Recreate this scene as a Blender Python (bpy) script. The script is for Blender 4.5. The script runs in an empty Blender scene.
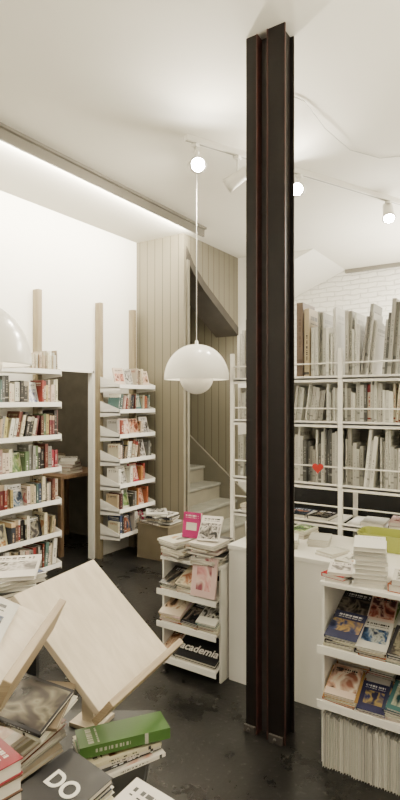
import bpy, math, random
from mathutils import Vector, Matrix, Euler
random.seed(11)
COL = bpy.context.scene.collection
CEIL = 3.14

# ------------------------------------------------------------------ materials
def nt(name):
    m = bpy.data.materials.new(name); m.use_nodes = True
    t = m.node_tree; b = t.nodes["Principled BSDF"]
    return m, t, b

def mat(name, c, rough=0.6, metal=0.0, var=0.0, scale=8.0, bump=0.0, spec=0.5, c2=None, detail=4):
    m, t, b = nt(name)
    b.inputs["Roughness"].default_value = rough
    b.inputs["Metallic"].default_value = metal
    b.inputs["Specular IOR Level"].default_value = spec
    b.inputs["Base Color"].default_value = (*c, 1)
    tc = t.nodes.new("ShaderNodeTexCoord")
    n = t.nodes.new("ShaderNodeTexNoise"); n.inputs["Scale"].default_value = scale; n.inputs["Detail"].default_value = detail
    t.links.new(tc.outputs["Object"], n.inputs["Vector"])
    if var > 0 or c2:
        r = t.nodes.new("ShaderNodeValToRGB")
        r.color_ramp.elements[0].position = 0.35; r.color_ramp.elements[1].position = 0.68
        a = c2 if c2 else tuple(max(0, v * (1 - var)) for v in c)
        r.color_ramp.elements[0].color = (*a, 1); r.color_ramp.elements[1].color = (*c, 1)
        t.links.new(n.outputs["Fac"], r.inputs["Fac"]); t.links.new(r.outputs["Color"], b.inputs["Base Color"])
    if bump > 0:
        bp = t.nodes.new("ShaderNodeBump"); bp.inputs["Strength"].default_value = bump; bp.inputs["Distance"].default_value = 0.01
        t.links.new(n.outputs["Fac"], bp.inputs["Height"]); t.links.new(bp.outputs["Normal"], b.inputs["Normal"])
    return m

def emis(name, c, s):
    m, t, b = nt(name)
    b.inputs["Base Color"].default_value = (*c, 1)
    b.inputs["Emission Color"].default_value = (*c, 1); b.inputs["Emission Strength"].default_value = s
    return m

def plank_mat(name, c, dark, axis, pitch):
    m, t, b = nt(name); b.inputs["Roughness"].default_value = 0.45
    g = t.nodes.new("ShaderNodeNewGeometry"); s = t.nodes.new("ShaderNodeSeparateXYZ")
    t.links.new(g.outputs["Position"], s.inputs[0])
    d = t.nodes.new("ShaderNodeMath"); d.operation = 'DIVIDE'; d.inputs[1].default_value = pitch
    t.links.new(s.outputs[axis], d.inputs[0])
    f = t.nodes.new("ShaderNodeMath"); f.operation = 'FRACT'; t.links.new(d.outputs[0], f.inputs[0])
    r = t.nodes.new("ShaderNodeValToRGB"); e = r.color_ramp.elements
    e[0].position = 0.0; e[0].color = (*dark, 1); e[1].position = 0.09; e[1].color = (*c, 1)
    x = e.new(0.05); x.color = (*dark, 1)
    t.links.new(f.outputs[0], r.inputs["Fac"])
    n = t.nodes.new("ShaderNodeTexNoise"); n.inputs["Scale"].default_value = 3
    mx = t.nodes.new("ShaderNodeMixRGB"); mx.blend_type = 'MULTIPLY'; mx.inputs[0].default_value = 0.2
    t.links.new(r.outputs[0], mx.inputs[1]); t.links.new(n.outputs["Fac"], mx.inputs[2])
    t.links.new(mx.outputs[0], b.inputs["Base Color"])
    bp = t.nodes.new("ShaderNodeBump"); bp.inputs["Distance"].default_value = 0.01; bp.inputs["Strength"].default_value = 0.6
    t.links.new(r.outputs[0], bp.inputs["Height"]); t.links.new(bp.outputs[0], b.inputs["Normal"])
    return m

def wood_mat(name, c, c2, vec=(1, 12, 1), scale=4):
    m, t, b = nt(name); b.inputs["Roughness"].default_value = 0.5
    tc = t.nodes.new("ShaderNodeTexCoord"); mp = t.nodes.new("ShaderNodeMapping"); mp.inputs["Scale"].default_value = vec
    n = t.nodes.new("ShaderNodeTexNoise"); n.inputs["Scale"].default_value = scale; n.inputs["Detail"].default_value = 6; n.inputs["Distortion"].default_value = 0.6
    r = t.nodes.new("ShaderNodeValToRGB"); e = r.color_ramp.elements
    e[0].position = 0.35; e[0].color = (*c2, 1); e[1].position = 0.65; e[1].color = (*c, 1)
    t.links.new(tc.outputs["Object"], mp.inputs[0]); t.links.new(mp.outputs[0], n.inputs["Vector"])
    t.links.new(n.outputs["Fac"], r.inputs[0]); t.links.new(r.outputs[0], b.inputs["Base Color"])
    return m

def brick_mat(name, c):
    m, t, b = nt(name); b.inputs["Roughness"].default_value = 0.7
    g = t.nodes.new("ShaderNodeNewGeometry"); s = t.nodes.new("ShaderNodeSeparateXYZ"); cb = t.nodes.new("ShaderNodeCombineXYZ")
    t.links.new(g.outputs["Position"], s.inputs[0])
    nz = t.nodes.new("ShaderNodeTexNoise"); nz.inputs["Scale"].default_value = 9; nz.inputs["Detail"].default_value = 5
    t.links.new(g.outputs["Position"], nz.inputs["Vector"])
    def wob(sock, amt):
        a = t.nodes.new("ShaderNodeMath"); a.operation = 'MULTIPLY_ADD'; a.inputs[1].default_value = amt
        t.links.new(nz.outputs["Fac"], a.inputs[0]); t.links.new(sock, a.inputs[2]); return a.outputs[0]
    t.links.new(wob(s.outputs[0], .08), cb.inputs[0]); t.links.new(wob(s.outputs[2], .055), cb.inputs[1])
    br = t.nodes.new("ShaderNodeTexBrick"); br.inputs["Scale"].default_value = 1
    br.inputs["Brick Width"].default_value = 0.21; br.inputs["Row Height"].default_value = 0.062; br.inputs["Mortar Size"].default_value = 0.009; br.inputs["Mortar Smooth"].default_value = .8
    br.inputs["Color1"].default_value = (*c, 1); br.inputs["Color2"].default_value = (*[v * .94 for v in c], 1); br.inputs["Mortar"].default_value = (*[v * .80 for v in c], 1)
    t.links.new(cb.outputs[0], br.inputs["Vector"]); t.links.new(br.outputs["Color"], b.inputs["Base Color"])
    mxh = t.nodes.new("ShaderNodeMath"); mxh.operation = 'MULTIPLY_ADD'; mxh.inputs[1].default_value = -.9
    t.links.new(nz.outputs["Fac"], mxh.inputs[0]); t.links.new(br.outputs["Fac"], mxh.inputs[2])
    bp = t.nodes.new("ShaderNodeBump"); bp.inputs["Strength"].default_value = 0.6; bp.inputs["Distance"].default_value = 0.02; bp.invert = True
    t.links.new(mxh.outputs[0], bp.inputs["Height"]); t.links.new(bp.outputs[0], b.inputs["Normal"])
    return m

def math_n(t, op, a, b=None):
    n = t.nodes.new("ShaderNodeMath"); n.operation = op
    if isinstance(a, (int, float)): n.inputs[0].default_value = a
    else: t.links.new(a, n.inputs[0])
    if b is not None:
        if isinstance(b, (int, float)): n.inputs[1].default_value = b
        else: t.links.new(b, n.inputs[1])
    return n.outputs[0]
def band(t, sock, lo, hi):
    return math_n(t, 'MULTIPLY', math_n(t, 'GREATER_THAN', sock, lo), math_n(t, 'LESS_THAN', sock, hi))
def mixc(t, fac, a, b):
    mx = t.nodes.new("ShaderNodeMixRGB")
    t.links.new(fac, mx.inputs[0])
    for i, v in ((1, a), (2, b)):
        if isinstance(v, tuple): mx.inputs[i].default_value = (*v, 1)
        else: t.links.new(v, mx.inputs[i])
    return mx.outputs[0]

def print_mask(t, u, v, rnd):
    isp = math_n(t, 'LESS_THAN', u, 0.0)
    vv = math_n(t, 'ADD', v, math_n(t, 'MULTIPLY', math_n(t, 'SUBTRACT', rnd, .5), .35))
    n = t.nodes.new("ShaderNodeTexNoise"); n.noise_dimensions = '2D'; n.inputs["Scale"].default_value = 1; n.inputs["Detail"].default_value = 1
    cb = t.nodes.new("ShaderNodeCombineXYZ"); t.links.new(math_n(t, 'MULTIPLY', rnd, 90.0), cb.inputs[0]); t.links.new(math_n(t, 'MULTIPLY', v, 42.0), cb.inputs[1])
    t.links.new(cb.outputs[0], n.inputs["Vector"])
    txt = math_n(t, 'GREATER_THAN', n.outputs["Fac"], .5)
    sp = math_n(t, 'MULTIPLY', math_n(t, 'MULTIPLY', band(t, u, -.66, -.34), band(t, vv, .32, .72)), txt)
    lab = band(t, vv, .12, .16)
    sp = math_n(t, 'MULTIPLY', math_n(t, 'MAXIMUM', sp, lab), isp)
    cb2 = t.nodes.new("ShaderNodeCombineXYZ"); t.links.new(math_n(t, 'MULTIPLY', u, 26.0), cb2.inputs[0]); t.links.new(math_n(t, 'MULTIPLY', rnd, 50.0), cb2.inputs[1])
    n2 = t.nodes.new("ShaderNodeTexNoise"); n2.noise_dimensions = '2D'; n2.inputs["Scale"].default_value = 1; n2.inputs["Detail"].default_value = 1
    t.links.new(cb2.outputs[0], n2.inputs["Vector"])
    cvr = math_n(t, 'MULTIPLY', band(t, u, .12, .88), math_n(t, 'MULTIPLY', math_n(t, 'MAXIMUM', band(t, v, .84, .9), band(t, v, .78, .80)), math_n(t, 'GREATER_THAN', n2.outputs["Fac"], .45)))
    return math_n(t, 'MAXIMUM', sp, cvr), isp

def cover_mat(name, base, accent, style=0):
    m, t, b = nt(name); b.inputs["Roughness"].default_value = 0.38
    uv = t.nodes.new("ShaderNodeUVMap"); s = t.nodes.new("ShaderNodeSeparateXYZ")
    t.links.new(uv.outputs[0], s.inputs[0])
    oi = t.nodes.new("ShaderNodeObjectInfo"); rnd = oi.outputs["Random"]
    pm, isp = print_mask(t, s.outputs[0], s.outputs[1], rnd)
    c = mixc(t, pm, base, accent)
    if style == 1:
        c = mixc(t, math_n(t, 'MULTIPLY', band(t, s.outputs[1], .3, .6), band(t, s.outputs[0], .2, .8)), c, accent)
    if style == 0:
        sel = math_n(t, 'GREATER_THAN', math_n(t, 'FRACT', math_n(t, 'MULTIPLY', rnd, 7.3)), .80)
        c = mixc(t, math_n(t, 'MULTIPLY', sel, math_n(t, 'GREATER_THAN', s.outputs[1], .80)), c, accent)
    hs = t.nodes.new("ShaderNodeHueSaturation")
    mr = t.nodes.new("ShaderNodeMapRange"); mr.inputs[3].default_value = 0.55; mr.inputs[4].default_value = 1.2
    t.links.new(rnd, mr.inputs[0]); t.links.new(mr.outputs[0], hs.inputs["Value"])
    mh = t.nodes.new("ShaderNodeMapRange"); mh.inputs[3].default_value = 0.48; mh.inputs[4].default_value = 0.52
    t.links.new(math_n(t, 'FRACT', math_n(t, 'MULTIPLY', rnd, 13.7)), mh.inputs[0]); t.links.new(mh.outputs[0], hs.inputs["Hue"])
    t.links.new(c, hs.inputs["Color"]); t.links.new(hs.outputs[0], b.inputs["Base Color"])
    return m

def picture_mat(name, border, cols, scale=3.2, dist=.8):
    m, t, b = nt(name); b.inputs["Roughness"].default_value = 0.22
    uv = t.nodes.new("ShaderNodeUVMap"); s = t.nodes.new("ShaderNodeSeparateXYZ"); t.links.new(uv.outputs[0], s.inputs[0])
    oi = t.nodes.new("ShaderNodeObjectInfo"); rnd = oi.outputs["Random"]
    n = t.nodes.new("ShaderNodeTexNoise"); n.noise_dimensions = '4D'; n.inputs["Scale"].default_value = scale; n.inputs["Detail"].default_value = 2.5; n.inputs["Distortion"].default_value = dist
    t.links.new(math_n(t, 'MULTIPLY', rnd, 37.0), n.inputs["W"]); t.links.new(uv.outputs[0], n.inputs["Vector"])
    r = t.nodes.new("ShaderNodeValToRGB"); e = r.color_ramp.elements
    k = len(cols)
    e[0].position = .36; e[0].color = (*cols[0], 1); e[1].position = .64; e[1].color = (*cols[-1], 1)
    for i in range(1, k - 1):
        x = e.new(.36 + .28 * i / (k - 1)); x.color = (*cols[i], 1)
    t.links.new(n.outputs["Fac"], r.inputs[0])
    lo = math_n(t, 'MULTIPLY', math_n(t, 'FRACT', math_n(t, 'MULTIPLY', rnd, 5.1)), .3)
    bl = math_n(t, 'GREATER_THAN', math_n(t, 'FRACT', math_n(t, 'MULTIPLY', rnd, 9.7)), .5)
    top_ = math_n(t, 'ADD', .70, math_n(t, 'MULTIPLY', bl, .28))
    vm = math_n(t, 'MULTIPLY', math_n(t, 'GREATER_THAN', s.outputs[1], lo), math_n(t, 'LESS_THAN', s.outputs[1], top_))
    ins = math_n(t, 'MULTIPLY', math_n(t, 'FRACT', math_n(t, 'MULTIPLY', rnd, 3.3)), .2)
    um = math_n(t, 'MULTIPLY', math_n(t, 'GREATER_THAN', s.outputs[0], ins), math_n(t, 'LESS_THAN', s.outputs[0], math_n(t, 'SUBTRACT', 1.0, ins)))
    c = mixc(t, math_n(t, 'MULTIPLY', vm, um), border, r.outputs[0])
    pm, isp = print_mask(t, s.outputs[0], s.outputs[1], rnd)
    ink = tuple(.7 if sum(border) < 1 else .04 for _ in range(3))
    c = mixc(t, pm, c, ink)
    hs = t.nodes.new("ShaderNodeHueSaturation")
    mh = t.nodes.new("ShaderNodeMapRange"); mh.inputs[3].default_value = 0.46; mh.inputs[4].default_value = 0.54
    t.links.new(math_n(t, 'FRACT', math_n(t, 'MULTIPLY', rnd, 23.7)), mh.inputs[0]); t.links.new(mh.outputs[0], hs.inputs["Hue"])
    t.links.new(c, hs.inputs["Color"]); t.links.new(hs.outputs[0], b.inputs["Base Color"])
    return m

M = {}
M['wall'] = mat("white_plaster", (.88, .86, .79), .8, var=.03, scale=2, bump=.05)
M['ceil'] = mat("ceiling_paint", (.79, .765, .68), .85, var=.06, scale=1.2, bump=.04)
M['brick'] = brick_mat("white_painted_brick", (.88, .86, .80))
M['plankx'] = plank_mat("tongue_and_groove_front", (.20, .18, .125), (.05, .042, .03), 0, .098)
M['plankin'] = plank_mat("tongue_and_groove_inner", (.22, .20, .14), (.06, .05, .036), 0, .098)
M['planky'] = plank_mat("tongue_and_groove_side", (.20, .18, .127), (.05, .042, .03), 1, .11)
M['tread'] = mat("painted_tread", (.21, .205, .165), .5, var=.25)
M['darkroom'] = mat("backroom_paint", (.20, .185, .15), .8, var=.2)
M['soffit'] = mat("shade_darkened_soffit", (.055, .046, .034), .6, var=.2)  # dark brown carries the shade along the underside of the stair
M['white'] = mat("white_lacquer", (.82, .80, .74), .35, var=.02)
M['whitemetal'] = mat("white_powder_coated_steel", (.84, .82, .76), .3, var=.02)
M['lampwhite'] = mat("glossy_white_enamel", (.92, .90, .84), .22, var=.01)
M['steel'] = mat("dark_painted_steel", (.008, .005, .004), .5, var=.35, scale=14, bump=.15, spec=.3)
M['steelred'] = mat("rusty_red_steel_edge", (.055, .015, .010), .5, var=.4, scale=20, bump=.12)
M['steel2'] = mat("grey_painted_steel", (.055, .048, .042), .5, var=.3, scale=20, bump=.1)
M['birch'] = wood_mat("birch_plywood", (.62, .54, .41), (.53, .45, .33), (1.5, 14, 6), 3)
M['birchedge'] = wood_mat("birch_plywood_edge", (.36, .28, .17), (.26, .19, .11), (1, 1, 40), 5)
M['pine'] = wood_mat("pine_batten", (.27, .225, .14), (.19, .15, .09), (10, 10, 1), 3)
M['brown'] = wood_mat("brown_desk_wood", (.22, .14, .08), (.14, .085, .045))
M['board'] = mat("tan_brown_board", (.15, .12, .075), .6, var=.15)
M['string'] = mat("painted_stringer", (.18, .165, .12), .6, var=.12)
M['gap_shade'] = mat("taupe_gap_shade", (.30, .28, .235), .7, var=.1)  # taupe stands in for shade in the gaps between books
M['pages'] = mat("paper_pages", (.64, .61, .53), .9, var=.08, scale=30)
M['paper'] = mat("white_paper", (.80, .78, .72), .8, var=.03)
M['black'] = mat("matte_black", (.012, .012, .012), .5, var=.2)
M['olive'] = mat("olive_green_plastic", (.33, .36, .07), .35, var=.04)
M['alu'] = mat("aluminium_profile", (.24, .225, .19), .4, .3)
M['red'] = mat("red_gloss", (.50, .03, .02), .3, var=.1)
M['track'] = mat("white_track_plastic", (.86, .84, .78), .4, var=.02)
M['head'] = mat("light_grey_spot_housing", (.66, .64, .58), .35, var=.02)
M['bulb'] = emis("lit_spot_lens", (1, .95, .84), 500)
M['tube'] = emis("lit_cove_strip", (1, .9, .72), 5)
M['wire'] = mat("grey_cable", (.40, .39, .35), .5)
# floor
fm, t, b = nt("dark_worn_concrete"); M['floor'] = fm
g = t.nodes.new("ShaderNodeNewGeometry")
n1 = t.nodes.new("ShaderNodeTexNoise"); n1.inputs["Scale"].default_value = 2.6; n1.inputs["Detail"].default_value = 10; n1.inputs["Roughness"].default_value = .7
n2 = t.nodes.new("ShaderNodeTexNoise"); n2.inputs["Scale"].default_value = 38; n2.inputs["Detail"].default_value = 6
for n in (n1, n2): t.links.new(g.outputs["Position"], n.inputs["Vector"])
r = t.nodes.new("ShaderNodeValToRGB"); r.color_ramp.elements[0].position = .36; r.color_ramp.elements[0].color = (.0055, .0055, .005, 1)
r.color_ramp.elements[1].position = .70; r.color_ramp.elements[1].color = (.022, .021, .019, 1); t.links.new(n1.outputs[0], r.inputs[0])
r2 = t.nodes.new("ShaderNodeValToRGB"); r2.color_ramp.elements[0].position = .60; r2.color_ramp.elements[0].color = (0, 0, 0, 1)
r2.color_ramp.elements[1].position = .72; r2.color_ramp.elements[1].color = (.055, .052, .045, 1); t.links.new(n2.outputs[0], r2.inputs[0])
ad = t.nodes.new("ShaderNodeMixRGB"); ad.blend_type = 'ADD'; ad.inputs[0].default_value = .7
t.links.new(r.outputs[0], ad.inputs[1]); t.links.new(r2.outputs[0], ad.inputs[2]); t.links.new(ad.outputs[0], b.inputs["Base Color"])
mr = t.nodes.new("ShaderNodeMapRange"); mr.inputs[1].default_value = .3; mr.inputs[2].default_value = .7; mr.inputs[3].default_value = .2; mr.inputs[4].default_value = .42
t.links.new(n1.outputs[0], mr.inputs[0]); t.links.new(mr.outputs[0], b.inputs["Roughness"])
bp = t.nodes.new("ShaderNodeBump"); bp.inputs["Strength"].default_value = .15; bp.inputs["Distance"].default_value = .008
t.links.new(n2.outputs[0], bp.inputs["Height"]); t.links.new(bp.outputs[0], b.inputs["Normal"])

# ------------------------------------------------------------------ geometry helpers
def link(o, parent=None):
    COL.objects.link(o)
    if parent: o.parent = parent
    return o

def meshobj(name, verts, faces, m, parent=None, origin=None, bevel=0, smooth=False):
    vs = [Vector(v) for v in verts]
    if origin is None:
        mn = Vector([min(v[i] for v in vs) for i in range(3)]); mxx = Vector([max(v[i] for v in vs) for i in range(3)])
        origin = Vector(((mn.x + mxx.x) / 2, (mn.y + mxx.y) / 2, mn.z))
    origin = Vector(origin)
    me = bpy.data.meshes.new(name); me.from_pydata([v - origin for v in vs], [], faces); me.update()
    me.materials.append(m)
    if smooth:
        for p in me.polygons: p.use_smooth = True
    o = bpy.data.objects.new(name, me)
    o.location = origin - (parent.matrix_basis.translation if parent else Vector())
    if bevel > 0:
        bv = o.modifiers.new("bevel", 'BEVEL'); bv.width = bevel; bv.segments = 2; bv.limit_method = 'ANGLE'
    return link(o, parent)

BF = [(0, 3, 2, 1), (4, 5, 6, 7), (0, 1, 5, 4), (1, 2, 6, 5), (2, 3, 7, 6), (3, 0, 4, 7)]
def boxes(name, bl, m, parent=None, bevel=0, origin=None):
    vs, fs = [], []
    for (x0, x1, y0, y1, z0, z1) in bl:
        k = len(vs)
        vs += [(x0, y0, z0), (x1, y0, z0), (x1, y1, z0), (x0, y1, z0), (x0, y0, z1), (x1, y0, z1), (x1, y1, z1), (x0, y1, z1)]
        fs += [tuple(k + i for i in f) for f in BF]
    return meshobj(name, vs, fs, m, parent, origin, bevel)

def prism(name, poly, ext, m, parent=None, bevel=0):
    ext = Vector(ext); p = [Vector(v) for v in poly]; n = len(p)
    vs = p + [v + ext for v in p]
    nrm = Vector()
    for i in range(n):
        nrm += p[i].cross(p[(i + 1) % n])
    flip = nrm.dot(ext) > 0
    f1 = tuple(range(n)); f2 = tuple(range(n, 2 * n))
    fs = [f1[::-1] if flip else f1, f2 if flip else f2[::-1]]
    for i in range(n):
        j = (i + 1) % n
        q = (i, j, n + j, n + i)
        fs.append(q if flip else q[::-1])
    return meshobj(name, vs, fs, m, parent, None, bevel)

def tube(name, pts, rad, m, parent=None, seg=10, caps=True):
    pts = [Vector(p) for p in pts]; vs = []; fs = []
    for i, p in enumerate(pts):
        d = (pts[min(i + 1, len(pts) - 1)] - pts[max(i - 1, 0)]).normalized()
        a = d.cross(Vector((0, 0, 1)))
        if a.length < 1e-3: a = Vector((1, 0, 0))
        a.normalize(); c = d.cross(a)
        rr = rad[i] if isinstance(rad, (list, tuple)) else rad
        for k in range(seg):
            an = 2 * math.pi * k / seg
            vs.append(p + a * (rr * math.cos(an)) + c * (rr * math.sin(an)))
    for i in range(len(pts) - 1):
        for k in range(seg):
            k2 = (k + 1) % seg
            fs.append((i * seg + k, i * seg + k2, (i + 1) * seg + k2, (i + 1) * seg + k))
    if caps:
        fs.append(tuple(range(seg))[::-1]); fs.append(tuple(range((len(pts) - 1) * seg, len(pts) * seg)))
    return meshobj(name, vs, fs, m, parent, None, 0, True)

def lathe(name, prof, c, m, parent=None, seg=48):
    vs = []; fs = []
    for (rr, z) in prof:
        for k in range(seg):
            an = 2 * math.pi * k / seg
            vs.append((c[0] + rr * math.cos(an), c[1] + rr * math.sin(an), c[2] + z))
    for i in range(len(prof) - 1):
        for k in range(seg):
            k2 = (k + 1) % seg
            fs.append((i * seg + k, i * seg + k2, (i + 1) * seg + k2, (i + 1) * seg + k))
    return meshobj(name, vs, fs, m, parent, None, 0, True)

def empty(name, loc):
    e = bpy.data.objects.new(name, None); e.empty_display_size = .1; e.location = loc
    e.matrix_basis = Matrix.Translation(Vector(loc))
    return link(e)

def top(o, label, cat, group=None):
    o["label"] = label; o["category"] = cat
    if group: o["group"] = group
    return o
def struct(o): o["kind"] = "structure"; return o

C33, S33 = math.cos(math.radians(33)), math.sin(math.radians(33))
def T(a, d, z=0.0):
    """display-table frame (turned 33 degrees from the walls) to room frame"""
    return Vector((C33 * a - S33 * d, S33 * a + C33 * d, z))

# ------------------------------------------------------------------ room shell
struct(boxes("floor", [(-5.4, 2.6, -3, 6.8, -.1, 0)], M['floor']))
struct(boxes("ceiling", [(-5.4, 2.6, -3, 6.8, CEIL, CEIL + .1)], M['ceil']))
struct(boxes("wall_left", [(-3.63, -3.57, -3, 3.04, 0, CEIL), (-3.63, -3.57, 3.64, 4.28, 0, CEIL), (-3.63, -3.57, 3.04, 3.64, 1.76, CEIL)], M['wall']))
struct(boxes("wall_stair_front", [(-3.57, -2.97, 4.28, 4.32, 0, CEIL)], M['plankx']))
struct(prism("wall_stair_side", [(-2.97, 4.32, CEIL), (-2.97, 4.32, 3.0), (-2.97, 4.45, 2.86), (-2.97, 4.65, 2.72), (-2.97, 5.0, 2.53), (-2.97, 5.38, 2.33), (-2.97, 5.38, CEIL)], (-.03, 0, 0), M['planky']))
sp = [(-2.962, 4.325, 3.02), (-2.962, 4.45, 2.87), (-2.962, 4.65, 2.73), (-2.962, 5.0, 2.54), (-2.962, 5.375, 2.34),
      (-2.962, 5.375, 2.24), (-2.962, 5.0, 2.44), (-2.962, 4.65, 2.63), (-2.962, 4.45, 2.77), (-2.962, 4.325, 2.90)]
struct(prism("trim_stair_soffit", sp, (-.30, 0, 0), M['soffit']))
struct(boxes("trim_stair_post", [(-2.985, -2.955, 4.325, 4.365, 0, 2.89)], M['string']))
struct(boxes("wall_stair_back", [(-4.8, -2.97, 5.38, 5.42, 0, CEIL)], M['plankin']))
struct(boxes("wall_stair_end", [(-4.84, -4.8, 4.34, 5.42, 0, CEIL)], M['planky']))
struct(boxes("wall_middle", [(-2.97, -2.36, 5.38, 5.48, 0, CEIL)], M['wall']))
struct(boxes("wall_return", [(-3.07, -2.97, 5.48, 6.62, 0, CEIL)], M['wall']))
struct(boxes("wall_back", [(-3.07, 2.6, 6.62, 6.74, 0, CEIL)], M['brick']))
struct(boxes("wall_right", [(2.5, 2.6, -3, 6.62, 0, CEIL)], M['wall']))
struct(boxes("trim_back_ceiling", [(-2.1, 2.5, 6.58, 6.62, CEIL - .045, CEIL)], M['alu']))
struct(prism("trim_sloped_ceiling", [(-2.10, 5.49, CEIL), (-2.95, 5.49, 2.80), (-2.95, 5.49, CEIL)], (0, 1.12, 0), M['wall']))
struct(boxes("trim_cove_profile", [(-2.735, -2.715, -3, 4.26, CEIL - .085, CEIL), (-2.715, -2.69, -3, 4.26, CEIL - .02, CEIL)], M['alu']))
struct(boxes("trim_cove_light", [(-2.80, -2.78, -3, 4.25, CEIL - .02, CEIL - .008)], M['tube']))
struct(boxes("wall_backroom", [(-5.4, -5.3, 2, 4.3, 0, CEIL), (-5.3, -3.63, 4.24, 4.3, 0, CEIL), (-5.3, -3.63, 2.0, 2.06, 0, CEIL)], M['darkroom']))
struct(boxes("trim_doorway", [(-3.58, -3.565, 3.635, 3.655, 0, 1.775), (-3.58, -3.565, 3.04, 3.655, 1.755, 1.775)], M['white']))

# ------------------------------------------------------------------ column
cx0, cy0 = -1.135, 2.13
col = empty("steel_column", (cx0 + .095, cy0 + .05, 0)); top(col, "tall dark brown steel column of paired channels, floor to ceiling", "column")
boxes("channel", [(cx0, cx0 + .052, cy0, cy0 + .008, 0, CEIL), (cx0 + .004, cx0 + .012, cy0 + .008, cy0 + .09, 0, CEIL), (cx0, cx0 + .052, cy0 + .09, cy0 + .098, 0, CEIL)], M['steel'], col, .002)
boxes("channel", [(cx0 + .112, cx0 + .19, cy0 - .004, cy0 + .005, 0, CEIL), (cx0 + .112, cx0 + .12, cy0 + .005, cy0 + .09, 0, CEIL),
                  (cx0 + .165, cx0 + .173, cy0 + .005, cy0 + .10, 0, CEIL), (cx0 + .112, cx0 + .19, cy0 + .1, cy0 + .109, 0, CEIL)], M['steel'], col, .002)
boxes("web_plate", [(cx0 + .012, cx0 + .112, cy0 + .045, cy0 + .053, 0, CEIL)], M['steel2'], col, .001)
boxes("edge_strip", [(cx0 + .052, cx0 + .058, cy0 - .002, cy0 + .045, 0, CEIL)], M['steelred'], col, .001)
boxes("edge_strip", [(cx0 + .106, cx0 + .112, cy0 - .006, cy0 + .045, 0, CEIL)], M['steelred'], col, .001)
boxes("edge_strip", [(cx0 + .19, cx0 + .194, cy0 - .004, cy0 + .005, 0, CEIL)], M['steelred'], col, .001)
boxes("base_cleat", [(cx0 - .006, cx0 + .05, cy0 - .012, cy0, 0, .035), (cx0 + .12, cx0 + .185, cy0 - .016, cy0 - .004, 0, .035)], M['steel2'], col, .002)
for (bx, by) in [(cx0 + .02, cy0 - .012), (cx0 + .15, cy0 - .016)]:
    tube("anchor_bolt", [(bx, by, .018), (bx, by - .008, .018)], .008, M['steel2'], col, 6)

# ------------------------------------------------------------------ pendants
def pendant(c, label):
    e = empty("pendant_lamp", (c[0], c[1], c[2])); top(e, label, "pendant lamp")
    R = .215; H = .230
    prof = []
    for i in range(17):
        a = math.pi / 2 * i / 16
        prof.append((max(.012, R * math.sin(a) ** .93), H * math.cos(a)))
    inner = [(max(.006, (R - .006) * math.sin(math.pi / 2 * (16 - i) / 16) ** .93), (H - .006) * math.cos(math.pi / 2 * (16 - i) / 16)) for i in range(17)]
    lathe("lamp_shade", prof + [(R, -.004), (R - .005, -.004)] + inner, c, M['lampwhite'], e, 64)
    r2 = .112
    ball = [(max(.001, r2 * math.sin(math.pi * i / 20)), r2 * math.cos(math.pi * i / 20) + .012) for i in range(6, 21)]
    lathe("diffuser_bowl", ball, c, M['lampwhite'], e, 40)
    tube("cord", [(c[0], c[1], c[2] + H - .005), (c[0], c[1], CEIL - .03)], .003, M['track'], e, 8)
    lathe("cord_grip", [(.004, .03), (.010, .025), (.012, 0)], (c[0], c[1], c[2] + H - .002), M['lampwhite'], e, 20)
    lathe("ceiling_rose", [(.004, -.03), (.018, -.02), (.02, 0)], (c[0], c[1], CEIL), M['lampwhite'], e, 32)
    l = bpy.data.lights.new("pendant_bulb", 'POINT'); l.energy = 4; l.color = (1, .88, .68); l.shadow_soft_size = .03
    lo = bpy.data.objects.new("pendant_bulb", l); lo.location = (0, 0, .155); link(lo, e)
pendant((-1.93, 2.93, 1.638), "glossy white domed pendant lamp hanging above the shop floor")
pendant((-1.745, 1.157, 1.632), "glossy white domed pendant lamp hanging above the display tables")

# ------------------------------------------------------------------ light track
P0, P1 = Vector((-1.86, 2.70, 0)), Vector((-.78, 5.0, 0))
tr = empty("light_track", ((P0.x + P1.x) / 2, (P0.y + P1.y) / 2, CEIL)); top(tr, "white ceiling light track running diagonally across the ceiling", "light track")
dr = (P1 - P0).normalized(); nn = Vector((-dr.y, dr.x, 0)) * .018
prism("rail", [P0 + nn + Vector((0, 0, CEIL - .036)), P0 - nn + Vector((0, 0, CEIL - .036)), P1 - nn + Vector((0, 0, CEIL - .036)), P1 + nn + Vector((0, 0, CEIL - .036))], (0, 0, .036), M['track'], tr)
prism("rail_slot", [P0 + nn * .35 + Vector((0, 0, CEIL - .0375)), P0 - nn * .35 + Vector((0, 0, CEIL - .0375)), P1 - nn * .35 + Vector((0, 0, CEIL - .0375)), P1 + nn * .35 + Vector((0, 0, CEIL - .0375))], (0, 0, .0015), M['wire'], tr)
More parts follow.
